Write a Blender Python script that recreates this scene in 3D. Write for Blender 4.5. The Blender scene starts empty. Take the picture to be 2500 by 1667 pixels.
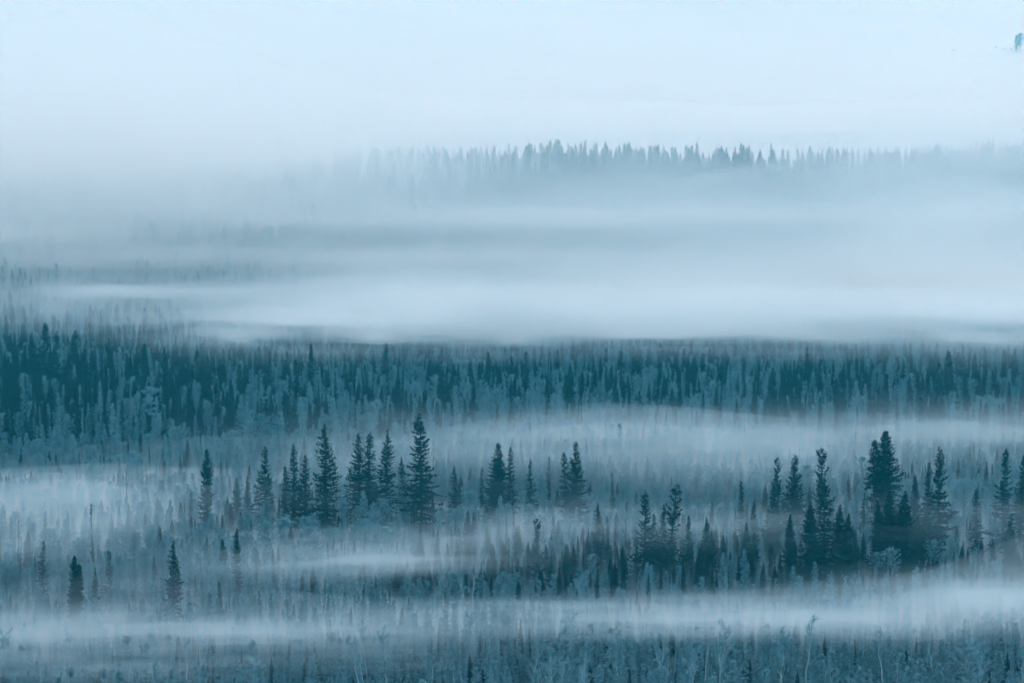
import bpy, math, random
import numpy as np

scene = bpy.context.scene
COL = scene.collection

# ---------------------------------------------------------------- camera
cam_data = bpy.data.cameras.new('camera')
cam_data.sensor_width = 36.0
cam_data.angle = 2 * math.atan(1250 / 7089.0)
cam_data.clip_start = 1.0
cam_data.clip_end = 20000.0
cam = bpy.data.objects.new('camera', cam_data)
cam.location = (0, 0, 140)
cam.rotation_euler = (math.radians(90) - math.atan(833.5 / 7089.0), 0, 0)
COL.objects.link(cam)
scene.camera = cam

# ---------------------------------------------------------------- sky
SUN_EL, SUN_ROT = math.radians(38), math.radians(25)
world = bpy.data.worlds.new('World')
scene.world = world
world.use_nodes = True
wn, wl = world.node_tree.nodes, world.node_tree.links
wn.clear()
w_out = wn.new('ShaderNodeOutputWorld')
w_bg = wn.new('ShaderNodeBackground')
w_sky = wn.new('ShaderNodeTexSky')
w_sky.sky_type = 'NISHITA'
w_sky.sun_disc = False
w_sky.sun_elevation = SUN_EL
w_sky.sun_rotation = SUN_ROT
w_sky.air_density = 1.0
w_sky.dust_density = 2.0
w_sky.ozone_density = 1.0
w_mix = wn.new('ShaderNodeMix')            # a closed overcast deck: mostly even, a little of the sky behind
w_mix.data_type = 'RGBA'
w_mix.inputs[0].default_value = 0.86
w_mix.inputs[7].default_value = (6.5, 8.5, 10.1, 1)
wl.new(w_sky.outputs[0], w_mix.inputs[6])
wl.new(w_mix.outputs[2], w_bg.inputs['Color'])
w_bg.inputs['Strength'].default_value = 0.1
wl.new(w_bg.outputs[0], w_out.inputs[0])

# ---------------------------------------------------------------- sun behind the cloud
sun_data = bpy.data.lights.new('sun', 'SUN')
sun_data.energy = 0.9
sun_data.angle = math.radians(30)
sun_data.color = (0.68, 0.87, 1.0)
sun = bpy.data.objects.new('sun', sun_data)
sun_dir = (math.sin(SUN_ROT) * math.cos(SUN_EL), math.cos(SUN_ROT) * math.cos(SUN_EL), math.sin(SUN_EL))
from mathutils import Vector
sun.rotation_euler = Vector(sun_dir).to_track_quat('Z', 'Y').to_euler()
sun.location = (0, 500, 600)
COL.objects.link(sun)

# ---------------------------------------------------------------- exposure and render settings
scene.view_settings.view_transform = 'Standard'
scene.view_settings.look = 'None'
scene.view_settings.gamma = 1.0
scene.view_settings.use_curve_mapping = False
scene.view_settings.exposure = 0.42
scene.render.engine = 'CYCLES'
cy = scene.cycles
cy.use_denoising = True
cy.denoiser = 'OPENIMAGEDENOISE'
cy.denoising_input_passes = 'RGB_ALBEDO'
cy.use_adaptive_sampling = True
cy.adaptive_threshold = 0.03
cy.max_bounces = 8
cy.diffuse_bounces = 1
cy.glossy_bounces = 1
cy.transmission_bounces = 1
cy.volume_bounces = 4
cy.transparent_max_bounces = 16
cy.caustics_reflective = False
cy.caustics_refractive = False

# ---------------------------------------------------------------- materials
def material(name):
    m = bpy.data.materials.new(name)
    m.use_nodes = True
    n, l = m.node_tree.nodes, m.node_tree.links
    n.clear()
    out = n.new('ShaderNodeOutputMaterial')
    return m, n, l, out

def surface(name, dark, light, noise_scale=0.6, rough=0.9, per_object=0.4, detail=4, bump=0.0, bump_scale=3.0):
    m, n, l, out = material(name)
    b = n.new('ShaderNodeBsdfPrincipled')
    b.inputs['Roughness'].default_value = rough
    b.inputs['Specular IOR Level'].default_value = 0.15
    co = n.new('ShaderNodeTexCoord')
    no = n.new('ShaderNodeTexNoise')
    no.inputs['Scale'].default_value = noise_scale
    no.inputs['Detail'].default_value = detail
    l.new(co.outputs['Object'], no.inputs['Vector'])
    st = n.new('ShaderNodeMapRange'); st.inputs['From Min'].default_value = 0.3; st.inputs['From Max'].default_value = 0.7
    oi = n.new('ShaderNodeObjectInfo')
    mx = n.new('ShaderNodeMix'); mx.data_type = 'FLOAT'
    mx.inputs[0].default_value = per_object
    l.new(no.outputs[0], st.inputs['Value']); l.new(st.outputs[0], mx.inputs[2]); l.new(oi.outputs['Random'], mx.inputs[3])
    cm = n.new('ShaderNodeMix'); cm.data_type = 'RGBA'
    cm.inputs[6].default_value = (*dark, 1); cm.inputs[7].default_value = (*light, 1)
    l.new(mx.outputs[0], cm.inputs[0])
    l.new(cm.outputs[2], b.inputs['Base Color'])
    if bump:
        bp = n.new('ShaderNodeBump'); bp.inputs['Strength'].default_value = bump
        n2 = n.new('ShaderNodeTexNoise'); n2.inputs['Scale'].default_value = bump_scale; n2.inputs['Detail'].default_value = 5
        l.new(co.outputs['Object'], n2.inputs['Vector'])
        l.new(n2.outputs[0], bp.inputs['Height']); l.new(bp.outputs[0], b.inputs['Normal'])
    l.new(b.outputs[0], out.inputs['Surface'])
    return m

def air(name, density, colour, absorb=(1, 1, 1), aniso=0.4):
    m, n, l, out = material(name)
    v = n.new('ShaderNodeVolumePrincipled')
    v.inputs['Color'].default_value = (*colour, 1)
    v.inputs['Density'].default_value = density
    v.inputs['Anisotropy'].default_value = aniso
    v.inputs['Absorption Color'].default_value = (*absorb, 1)
    l.new(v.outputs[0], out.inputs['Volume'])
    return m

M_SPRUCE = surface('spruce_needles', (0.0005, 0.015, 0.019), (0.003, 0.030, 0.037), 0.5)
M_FROST = surface('frosted_twigs', (0.025, 0.13, 0.18), (0.24, 0.46, 0.54), 0.9)
M_BARK = surface('dark_bark', (0.010, 0.032, 0.038), (0.03, 0.065, 0.072), 2.0)
M_PALEBARK = surface('grey_bark', (0.04, 0.11, 0.13), (0.10, 0.21, 0.25), 2.0)
M_BIRCH = surface('birch_bark', (0.20, 0.36, 0.42), (0.42, 0.58, 0.64), 1.5)
M_GROUND = surface('frosted_moss', (0.002, 0.022, 0.028), (0.012, 0.052, 0.062), 0.09, per_object=0.0, detail=8, bump=0.6, bump_scale=0.6)
M_SNOW = surface('snow', (0.63, 0.62, 0.61), (0.66, 0.65, 0.635), 0.01, rough=0.7, per_object=0.0, bump=0.3, bump_scale=0.02)
M_ROCK = surface('rock', (0.08, 0.09, 0.10), (0.16, 0.17, 0.18), 1.0)
M_HAZE = air('haze_air', 0.00013, (0.05, 0.74, 1.0), (1, 1, 1))

# ---------------------------------------------------------------- terrain
PROFILE = [(-200, 96), (0, 84), (150, 66), (300, 46), (380, 37.5), (472, 27.5), (600, 18), (750, 10), (945, 5.4), (1100, 3.5),
           (1250, 8), (1420, 22), (1600, 37.5), (1760, 31), (1950, 19), (2250, 14), (2700, 32),
           (3200, 66), (4000, 126), (5200, 235), (7000, 420)]
_PX = np.array([p[0] for p in PROFILE], float); _PZ = np.array([p[1] for p in PROFILE], float)
_d = np.diff(_PZ) / np.diff(_PX)
_m = np.zeros(len(_PX)); _m[0] = _d[0]; _m[-1] = _d[-1]
for _i in range(1, len(_PX) - 1):
    _m[_i] = 0 if _d[_i-1] * _d[_i] <= 0 else 2 / (1 / _d[_i-1] + 1 / _d[_i])

def ground_z(x, y):
    x = np.asarray(x, float); y = np.asarray(y, float)
    i = np.clip(np.searchsorted(_PX, y) - 1, 0, len(_PX) - 2)
    h = _PX[i+1] - _PX[i]; t = (y - _PX[i]) / h
    z = ((1 + 2*t) * (1-t)**2 * _PZ[i] + t * (1-t)**2 * h * _m[i]
         + t*t*(3-2*t) * _PZ[i+1] + t*t*(t-1) * h * _m[i+1])
    z = z + 1.6 * np.sin(x / 47.0 + 1.3) * np.sin(y / 61.0 + .4) + .8 * np.sin(x / 19.0 + y / 33.0)
    z = z + np.clip((y - 1300) / 300, 0, 1) * (6.0 * np.sin(x / 210.0 + .2) + 2.5 * np.sin(x / 71.0 + 2))
    z = z + np.clip((y - 2500) / 1500, 0, 1) * (14 * np.sin(x / 310.0 + y / 900.0) + 5 * np.sin(x / 120.0 + y / 260.0))
    return z
# trees that stand out: x, y, height (m), form, width factor, description
SPRUCES = [
    (-71.1, 666.0, 23.3, 'col', 0.90, "tall narrow near-black spruce standing alone at the edge of the pale misty clearing"),
    (-59.7, 690.0, 22.1, 'wide', 0.90, "grey-green spruce with long drooping lower branches between narrow tall spruces, fading into mist below"),
    (-51.8, 678.0, 23.9, 'slim', 1.50, "thin dark spruce touching a broader paler spruce"),
    (-49.3, 680.0, 21.2, 'cone', 1.10, "broader paler spruce close against a thin darker spruce"),
    (-43.9, 677.5, 28.8, 'cone', 1.25, "tall full spruce with solid dark top, next to a thin pair of spruces"),
    (-37.3, 697.0, 24.0, 'cone', 1.25, "conical spruce, first of three close spruces beside the widest spruce of the row"),
    (-34.4, 696.5, 24.4, 'slim', 1.60, "slim spruce in the middle of three close spruces"),
    (-30.5, 692.0, 25.5, 'cone', 1.10, "dark straight spruce, last of three close spruces, beside a small one"),
    (-21.3, 673.5, 31.5, 'wide', 1.15, "tallest widest spruce of the ragged row with open upswept branches"),
    (-26.7, 701.0, 17.6, 'cone', 1.00, "small spruce tucked beside the widest spruce of the row"),
    (-76.5, 683.0, 11.6, 'slim', 1.30, None),
    (-54.7, 690.0, 17.4, 'cone', 0.90, None),
    (-67.3, 701.0, 13.1, 'cone', 1.00, None),
    (-64.9, 701.0, 13.4, 'cone', 1.00, None),
    (-13.9, 695.0, 15.9, 'cone', 1.20, "faint double-topped spruce sunk in mist behind the dark ground strip"),
    (-7.5, 713.5, 13.6, 'slim', 1.00, None),
    (-4.0, 695.0, 22.0, 'cone', 1.30, "dark spruce with a bare spike leader and two thin spruces at its side"),
    (-2.1, 697.0, 20.3, 'slim', 1.20, None),
    (-0.7, 697.0, 20.6, 'slim', 1.30, None),
    (4.5, 687.5, 18.9, 'slim', 1.30, "solitary slim spruce with short even branches above a dark strip of trees"),
    (9.5, 730.0, 14.9, 'slim', 1.10, None),
    (13.4, 707.0, 19.0, 'slim', 1.50, "thin spruce leaning close to a taller one with feathery arms"),
    (15.6, 695.5, 22.9, 'cone', 1.15, "feathery-armed spruce, taller of a close pair in pale mist"),
    (25.3, 723.0, 12.5, 'slim', 1.00, None),
    (-10.1, 647.0, 12.2, 'young', 1.10, "small bushy dark spruce standing in front of a frosted pointed tree"),
    (-13.6, 647.0, 8.5, 'slim', 1.00, None),
    (-11.5, 648.0, 6.8, 'slim', 1.20, None),
    (-23.5, 676.0, 10.0, 'young', 1.00, None),
    (5.2, 603.0, 15.5, 'club', 1.00, "club-topped spruce with a thick dark head and open arms below"),
    (-0.8, 615.0, 10.1, 'spar', 1.10, "crooked half-bare spruce with forked broken top"),
    (0.9, 615.5, 8.6, 'spar', 0.90, "short crooked spruce beside the fork-topped one"),
    (11.4, 599.0, 10.4, 'slim', 1.50, "short spruce standing alone in mist above a dark hollow"),
    (18.9, 626.0, 15.5, 'cone', 1.20, "mid-grey spruce with a slimmer companion in the mist"),
    (21.1, 628.0, 12.6, 'slim', 1.10, None),
    (25.8, 646.0, 10.1, 'slim', 0.80, None),
    (27.9, 606.0, 20.1, 'wide', 1.10, "broad black spruce with wide tiered branches beside an irregular twin-topped tree"),
    (30.8, 618.0, 14.0, 'cone', 1.00, None),
    (33.3, 603.5, 21.6, 'spar', 1.50, "irregular black spruce with blunt top and ragged open branches"),
    (32.3, 616.0, 16.1, 'cone', 1.00, None),
    (37.7, 609.5, 14.3, 'cone', 1.10, None),
    (41.2, 605.5, 14.2, 'young', 1.10, None),
    (42.1, 599.5, 12.1, 'young', 0.90, None),
    (44.3, 600.5, 11.0, 'young', 0.90, None),
    (52.8, 655.5, 18.0, 'slim', 1.30, "slim grey spruce rising clear of the frosted trees around it"),
    (53.2, 630.5, 15.6, 'cone', 0.90, None),
    (49.5, 606.0, 13.2, 'young', 0.90, None),
    (51.9, 608.5, 11.1, 'young', 1.00, None),
    (62.1, 667.5, 22.6, 'spar', 1.00, "knobbly sparse-topped spruce next to a regular one of equal height"),
    (64.7, 662.0, 23.6, 'cone', 1.20, "regular tiered spruce beside a knobbly sparse-topped one"),
    (58.9, 645.5, 19.6, 'cone', 1.20, None),
    (57.7, 595.0, 16.1, 'young', 0.90, "pointed young spruce with light frosted lower branches"),
    (73.1, 682.0, 22.8, 'spar', 1.30, "spindly spruce with a long thin top behind a massive black spruce"),
    (63.7, 579.0, 24.7, 'wide', 1.25, "massive black spruce at the heart of the darkest clump"),
    (61.1, 584.0, 19.4, 'young', 1.40, "shorter black spruce leaning against the massive one in the darkest clump"),
    (67.1, 585.0, 18.9, 'young', 1.30, "rounded black spruce with a twin at its side in the darkest clump"),
    (68.9, 587.5, 16.9, 'young', 1.20, None),
    (57.4, 589.0, 10.6, 'young', 0.80, None),
    (58.4, 588.5, 10.8, 'young', 0.70, None),
    (55.0, 587.5, 8.2, 'young', 0.80, None),
    (73.4, 610.5, 11.7, 'young', 0.80, None),
    (75.2, 612.0, 10.6, 'young', 0.80, None),
    (79.1, 646.0, 15.8, 'slim', 1.00, None),
    (87.6, 672.5, 26.8, 'dense', 1.30, "big dense spruce with broad blunt top standing above bright mist"),
    (77.5, 604.0, 18.4, 'young', 1.00, "narrowest of three crisp pointed black spruces in a row"),
    (79.3, 602.0, 20.8, 'young', 1.25, "middle one of three crisp pointed black spruces in a row"),
    (82.2, 602.0, 20.8, 'young', 1.45, "widest blackest of three crisp pointed spruces in a row"),
    (92.5, 660.0, 17.7, 'cone', 1.10, None),
    (94.1, 649.5, 21.5, 'cone', 1.00, "dark spruce close beside a taller one with a thin spire"),
    (94.7, 635.0, 26.8, 'wide', 0.95, "tall spired spruce with broad fading skirt next to a shorter dark one"),
    (88.2, 624.0, 13.1, 'young', 1.00, None),
    (89.8, 625.5, 10.9, 'young', 0.90, None),
    (91.4, 617.5, 11.8, 'young', 0.90, None),
    (103.9, 639.0, 16.6, 'slim', 1.50, "isolated black slim spruce with tufted branches in a misty gap"),
    (110.6, 646.0, 24.2, 'wide', 0.90, "tiered spruce with knob top and long level branches beside a thin spruce in the mist"),
    (115.3, 649.0, 22.0, 'slim', 1.40, None),
    (104.8, 601.5, 15.7, 'cone', 1.10, None),
    (101.0, 600.0, 10.5, 'young', 1.00, None),
    (98.2, 602.0, 8.4, 'slim', 0.80, None),
    (42.4, 560.0, 8.3, 'slim', 1.20, None),
    (62.6, 546.0, 12.0, 'slim', 1.00, None),
    (-5.0, 588.5, 5.5, 'slim', 1.40, None),
    (-80.7, 526.0, 16.6, 'dense', 0.95, "dense double-topped column-shaped spruce standing in low mist"),
    (-77.9, 533.5, 13.1, 'cone', 0.90, "grey spruce half hidden by mist beside the dense column-shaped spruce"),
    (-78.4, 558.0, 12.7, 'spar', 1.10, "sparse tufted spruce fading at its foot, behind the dense column-shaped one"),
    (-63.0, 529.5, 18.1, 'cone', 1.05, "lone dark spruce with drooping tiers above a bright fog bank"),
    (-58.3, 577.0, 12.1, 'col', 1.10, "short stout spruce beside a taller darker one in low mist"),
    (-54.5, 568.0, 15.4, 'col', 0.95, "dark straight spruce with level tufts next to a short stout one"),
    (-54.2, 528.5, 10.2, 'slim', 1.30, None),
    (-72.0, 536.5, 6.1, 'young', 0.80, None),
    (-78.8, 536.5, 5.6, 'young', 1.00, None),
    (-91.5, 557.0, 15.1, 'slim', 1.30, "slim grey spruce with narrow even sides near thin bare poles"),
    (-101.9, 591.0, 10.8, 'pole', 1.10, None),
    (-109.1, 632.5, 9.9, 'pole', 1.10, None),
    (-104.2, 637.5, 12.0, 'pole', 1.30, None),
    (-103.5, 654.0, 10.8, 'pole', 0.90, None),
    (-88.1, 603.0, 15.7, 'pole', 1.30, "tall thin pole-like spruce with almost no branches in pale mist"),
    (-107.9, 648.0, 7.9, 'pole', 1.00, None),
    (-70.2, 560.0, 11.1, 'slim', 1.00, None),
    (-78.5, 680.0, 8.9, 'pole', 1.00, None),
    (-77.5, 679.5, 10.0, 'pole', 1.00, None),
    (-34.9, 534.5, 9.3, 'slim', 1.10, None),
    (-29.4, 533.5, 5.8, 'pole', 1.00, None),
    (-36.8, 525.5, 5.1, 'pole', 1.00, None),
    (-34.4, 584.5, 6.6, 'pole', 1.00, None),
    (-30.0, 602.5, 7.6, 'pole', 1.20, None),
    (-93.2, 691.5, 14.4, 'pole', 1.00, None),
    (-159.7, 984.0, 25.0, 'wide', 1.10, "broad dark spruce, tallest of the dense clump on the forested rise"),
    (-155.4, 985.0, 21.0, 'wide', 1.00, None),
    (-150.4, 986.5, 22.5, 'wide', 1.15, "broad spruce with spreading arms at the edge of the dense clump on the rise"),
    (-164.9, 990.0, 19.9, 'cone', 1.20, None),
    (-166.4, 983.5, 17.2, 'cone', 1.30, None),
    (-146.3, 988.0, 17.3, 'cone', 1.20, None),
    (-144.2, 988.5, 15.8, 'cone', 1.20, None),
    (-167.9, 977.0, 16.4, 'cone', 1.30, None),
    (-170.9, 977.0, 14.1, 'cone', 1.30, None),
    (-122.7, 964.0, 21.0, 'col', 1.10, "dark upright spruce standing out from the paler forest beside the dense clump"),
    (-115.5, 954.5, 21.1, 'cone', 1.10, None),
    (-102.9, 874.5, 18.1, 'cone', 1.20, None),
    (-138.2, 984.0, 20.2, 'cone', 1.10, None),
    (-105.5, 966.5, 19.1, 'slim', 1.60, None),
    (-101.8, 966.5, 16.9, 'slim', 1.60, None),
    (-79.9, 954.5, 17.4, 'slim', 1.80, None),
    (-88.1, 956.0, 15.2, 'slim', 1.60, None),
    (-91.0, 956.0, 15.3, 'slim', 1.60, None),
    (-67.1, 961.5, 21.2, 'cone', 1.00, None),
    (-71.6, 953.0, 17.4, 'slim', 1.70, None),
    (-42.6, 961.0, 21.2, 'cone', 1.20, None),
    (-94.7, 946.5, 14.4, 'slim', 1.70, None),
    (-23.2, 923.0, 15.5, 'cone', 1.10, None),
    (-20.5, 897.0, 19.3, 'cone', 1.10, None),
    (-18.9, 938.0, 15.7, 'slim', 1.60, None),
    (-8.0, 961.0, 19.8, 'cone', 1.00, None),
    (0.3, 965.0, 18.4, 'cone', 1.20, None),
    (4.8, 981.0, 18.6, 'slim', 1.80, None),
    (8.3, 966.5, 14.7, 'slim', 1.40, None),
    (14.0, 935.5, 11.4, 'cone', 1.00, None),
    (18.1, 890.5, 20.7, 'cone', 1.10, None),
    (25.1, 900.5, 16.3, 'cone', 1.30, None),
    (32.4, 903.0, 17.1, 'cone', 1.10, None),
    (36.6, 960.5, 20.5, 'slim', 1.20, None),
    (49.2, 934.0, 11.4, 'cone', 1.00, None),
    (79.3, 936.5, 14.3, 'slim', 1.70, None),
    (81.7, 892.5, 17.7, 'wide', 0.80, None),
    (87.4, 925.0, 12.7, 'slim', 1.60, None),
    (97.1, 948.5, 21.0, 'cone', 0.90, None),
    (101.2, 949.5, 17.4, 'slim', 1.40, None),
    (102.0, 899.0, 18.6, 'wide', 0.80, "dark spruce with clear layered branches in the frosted forest band"),
    (114.2, 953.5, 17.4, 'wide', 1.10, "broad dark spruce crown among pale frosted trees"),
    (133.0, 945.5, 14.4, 'cone', 1.20, None),
    (139.5, 946.0, 17.3, 'slim', 1.70, None),
    (143.4, 946.0, 21.6, 'slim', 1.70, None),
    (159.9, 952.5, 14.5, 'cone', 1.20, None),
    (-65.4, 1580.0, 20.1, 'young', 1.00, "RIDGE"),
    (-54.5, 1571.5, 18.8, 'wide', 1.22, "RIDGE"),
    (-43.7, 1565.0, 18.3, 'young', 0.91, "RIDGE"),
    (-34.2, 1561.0, 19.2, 'col', 1.21, "RIDGE"),
    (-23.6, 1558.5, 19.8, 'cone', 1.16, "RIDGE"),
    (-13.1, 1558.0, 18.6, 'cone', 0.95, "RIDGE"),
    (0.9, 1559.5, 19.8, 'col', 1.25, "RIDGE"),
    (9.1, 1561.0, 23.4, 'col', 1.12, "RIDGE"),
    (18.5, 1562.5, 18.7, 'young', 1.00, "RIDGE"),
    (25.6, 1563.0, 17.5, 'cone', 1.06, "RIDGE"),
    (39.2, 1562.5, 23.4, 'cone', 1.27, "RIDGE"),
    (43.6, 1562.0, 19.9, 'col', 0.96, "RIDGE"),
    (50.1, 1561.5, 19.9, 'cone', 0.96, "RIDGE"),
    (60.6, 1560.5, 24.5, 'young', 1.08, "RIDGE"),
    (56.0, 1561.0, 18.7, 'cone', 0.90, "RIDGE"),
    (68.8, 1560.5, 21.0, 'cone', 0.98, "RIDGE"),
    (75.2, 1560.5, 19.8, 'cone', 1.28, "RIDGE"),
    (81.8, 1561.5, 22.2, 'cone', 1.25, "RIDGE"),
    (86.5, 1562.5, 18.7, 'wide', 1.03, "RIDGE"),
    (99.8, 1569.0, 24.6, 'cone', 1.12, "RIDGE"),
    (93.7, 1565.0, 17.6, 'cone', 0.97, "RIDGE"),
    (109.8, 1577.0, 20.1, 'cone', 1.29, "RIDGE"),
    (116.1, 1583.0, 19.4, 'col', 1.02, "RIDGE"),
    (121.2, 1586.5, 17.8, 'wide', 1.07, "RIDGE"),
    (124.9, 1589.0, 25.0, 'cone', 1.01, "RIDGE"),
    (135.9, 1592.0, 20.3, 'wide', 1.02, "RIDGE"),
    (144.2, 1591.5, 16.2, 'young', 1.13, "RIDGE"),
    (151.2, 1590.0, 15.5, 'young', 1.17, "RIDGE"),
    (157.7, 1588.0, 17.8, 'wide', 0.93, "RIDGE"),
    (163.9, 1585.5, 20.2, 'wide', 1.23, "RIDGE"),
    (168.4, 1583.5, 18.5, 'col', 1.18, "RIDGE"),
    (177.6, 1580.0, 21.3, 'cone', 1.09, "RIDGE"),
    (185.4, 1576.5, 20.1, 'cone', 0.92, "RIDGE"),
    (194.5, 1573.0, 20.0, 'cone', 1.28, "RIDGE"),
    (204.7, 1570.0, 20.0, 'wide', 1.24, "RIDGE"),
    (217.3, 1567.5, 19.9, 'cone', 1.12, "RIDGE"),
    (228.8, 1566.0, 18.8, 'col', 1.05, "RIDGE"),
    (242.8, 1565.0, 19.9, 'young', 1.24, "RIDGE"),
    (254.2, 1563.0, 19.9, 'col', 0.92, "RIDGE"),
    (265.4, 1560.0, 18.6, 'cone', 1.15, "RIDGE"),
]
FROSTED = [
    (-108.3, 865.0, 17.9, 'pine', 1.20, "frosted flat-crowned tree with long bare trunk rising from dark forest"),
    (-69.9, 799.5, 17.9, 'oval', 1.30, "rounded frosted broadleaf tree, widest of a pale cluster"),
    (-72.7, 797.0, 15.9, 'oval', 1.00, None),
    (-64.6, 794.5, 17.2, 'oval', 1.10, None),
    (-77.7, 786.5, 14.3, 'oval', 1.00, None),
    (-49.5, 813.0, 14.8, 'larch', 1.20, "pale pointed larch glowing behind the ragged spruce row"),
    (-98.2, 753.0, 13.7, 'oval', 1.20, "pale oval tree with a pointed neighbour above the misty clearing"),
    (-100.9, 756.0, 10.5, 'oval', 1.00, None),
    (-106.1, 726.5, 13.8, 'oval', 1.30, None),
    (29.9, 791.0, 15.0, 'larch', 1.10, "lone pale pointed larch standing out of bright mist"),
    (14.8, 785.5, 12.2, 'oval', 1.20, None),
    (4.7, 788.5, 10.9, 'larch', 1.10, None),
    (119.7, 893.5, 16.2, 'oval', 1.00, "white-tipped oval tree in front of the darker forest band"),
    (107.8, 901.5, 16.3, 'larch', 1.10, None),
    (130.5, 840.0, 14.5, 'larch', 1.10, None),
    (110.5, 800.5, 12.4, 'oval', 1.20, None),
    (113.6, 801.0, 11.8, 'oval', 1.10, None),
    (76.4, 878.0, 13.6, 'larch', 1.00, None),
    (59.7, 897.5, 14.7, 'larch', 1.00, None),
    (-8.6, 680.0, 12.4, 'larch', 1.20, "pale pointed larch behind a small bushy dark spruce"),
    (-54.5, 632.5, 11.0, 'oval', 1.30, "broad rounded pale tree standing in mist below the ragged spruce row"),
    (-2.1, 884.5, 10.7, 'oval', 1.00, None),
    (8.6, 883.0, 12.2, 'oval', 1.20, None),
    (5.3, 897.0, 12.3, 'oval', 1.00, None),
    (-132.3, 806.0, 12.5, 'larch', 1.20, None),
    (-152.7, 899.0, 15.5, 'larch', 1.00, None),
    (-116.6, 844.0, 13.1, 'larch', 1.20, None),
    (73.7, 719.0, 13.7, 'oval', 1.20, None),
    (50.8, 720.5, 11.9, 'oval', 1.30, None),
    (61.0, 724.0, 11.9, 'oval', 1.20, None),
    (91.8, 724.0, 12.5, 'larch', 1.20, None),
    (89.4, 731.5, 13.9, 'oval', 1.10, None),
    (33.5, 571.0, 9.0, 'larch', 1.00, None),
    (42.3, 573.0, 11.0, 'larch', 1.00, None),
    (46.5, 571.0, 12.0, 'larch', 1.10, None),
    (89.3, 604.5, 10.5, 'oval', 1.20, None),
    (76.0, 597.5, 8.3, 'oval', 1.10, None),
    (-2.7, 677.0, 11.8, 'larch', 1.00, None),
    (29.3, 666.5, 11.6, 'oval', 1.00, None),
    (-30.3, 672.0, 12.3, 'oval', 1.20, None),
    (-35.7, 678.5, 13.0, 'larch', 1.30, None),
    (-25.3, 676.5, 14.1, 'oval', 1.00, None),
]
BIRCHES = [
    (-23.2, 432.0, 10.8, 'b0', 1.00, "bare pale-trunked birch with a kinked trunk at the wood's lower edge"),
    (-47.4, 508.5, 9.5, 'b1', 1.00, "thin leaning white birch stem crossing the bright fog bank"),
    (-39.1, 437.0, 8.2, 'b2', 1.30, "bushy pale birch crown just below the bright fog bank"),
    (6.5, 427.0, 10.0, 'b1', 1.00, None),
    (31.7, 431.5, 10.7, 'b1', 1.10, "slender pale birch standing before the dark lower wood"),
    (41.8, 441.0, 11.0, 'b2', 1.10, "forked pale birch with spreading limbs in front of the fog bank"),
    (46.5, 449.5, 12.6, 'b0', 1.00, "tall pale birch with long bare trunk reaching up into the fog bank"),
    (25.8, 425.5, 9.6, 'b2', 1.10, None),
    (59.0, 444.0, 11.4, 'b3', 1.00, "thin straight frosted snag before the darkest lower wood"),
    (71.6, 443.5, 11.4, 'b2', 1.40, "full frosted birch crown by the darkest lower wood"),
    (72.5, 438.5, 10.9, 'b2', 1.20, None),
    (5.6, 423.0, 8.2, 'b2', 1.20, None),
    (8.0, 418.5, 7.8, 'b2', 1.20, None),
    (3.3, 436.0, 9.5, 'b2', 0.90, None),
    (-20.2, 431.0, 9.4, 'b3', 1.10, None),
    (-12.7, 432.5, 10.1, 'b3', 1.20, None),
    (-6.9, 426.5, 9.3, 'b3', 1.10, None),
    (-3.7, 425.5, 9.3, 'b3', 1.00, None),
    (-9.0, 431.5, 9.4, 'b2', 0.80, None),
    (10.8, 430.5, 9.3, 'b2', 1.00, None),
    (16.1, 430.0, 10.0, 'b3', 1.00, None),
    (33.9, 422.0, 10.5, 'b3', 1.00, None),
    (22.3, 429.5, 10.1, 'b1', 1.00, None),
    (65.9, 441.5, 10.3, 'b1', 1.00, None),
    (78.8, 449.5, 11.2, 'b3', 1.00, None),
    (78.5, 440.0, 9.6, 'b2', 1.00, None),
    (-76.4, 439.0, 8.2, 'b2', 1.00, None),
    (-73.1, 439.0, 9.6, 'b3', 1.00, None),
    (-66.4, 439.5, 10.3, 'b3', 1.10, None),
    (-61.6, 440.0, 9.6, 'b3', 1.10, None),
    (-58.7, 450.5, 10.6, 'b3', 1.00, None),
    (-52.3, 439.5, 9.6, 'b3', 1.10, None),
    (-47.9, 433.5, 8.1, 'b2', 1.00, None),
    (-64.9, 534.0, 10.7, 'b3', 0.90, None),
    (24.9, 575.0, 7.1, 'b1', 1.00, None),
    (28.1, 568.0, 7.9, 'b2', 1.00, None),
]
# fog banks lying in the hollows: x, y, half length, half depth, height (m), skew
FOG_BANKS = [
    (-57, 512, 33, 13, 4.0, 0.00),
    (-88, 516, 15, 17, 4.0, 0.00),
    (50, 522, 31, 16, 4.0, -0.10),
    (88, 534, 24, 22, 5.0, -0.15),
    (106, 546, 16, 24, 5.0, 0.00),
    (-112, 720, 45, 63, 4.0, 0.00),
    (-111, 654, 16, 31, 3.0, 0.00),
    (-32, 647, 23, 15, 3.0, 0.00),
    (8, 688, 25, 18, 3.0, 0.00),
    (136, 877, 43, 36, 6.0, 0.00),
    (59, 826, 52, 50, 5.0, 0.00),
    (-3, 838, 48, 30, 4.0, 0.00),
    (43, 884, 44, 32, 4.0, 0.00),
    (-2, 610, 20, 22, -7.0, 0.00),
    (54, 616, 39, 34, -7.0, 0.00),
    (14, 753, 47, 18, -5.0, 0.00),
    (-31, 470, 21, 12, -6.0, 0.00),
    (71, 476, 25, 14, -8.0, 0.00),
    (-98, 608, 18, 14, -4.0, 0.00),
    (2, 452, 41, 12, -4.0, 0.00),
    (132, 1209, 127, 38, 30.0, 0.00),
    (13, 1182, 85, 27, 26.0, 0.00),
    (206, 1214, 73, 58, 32.0, 0.00),
    (-76, 1174, 53, 18, 18.0, 0.10),
    (203, 1314, 79, 20, 24.0, 0.00),
    (231, 1434, 64, 28, 18.0, 0.00),
    (-215, 1540, 150, 85, 58.0, 0.00),
]
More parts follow.
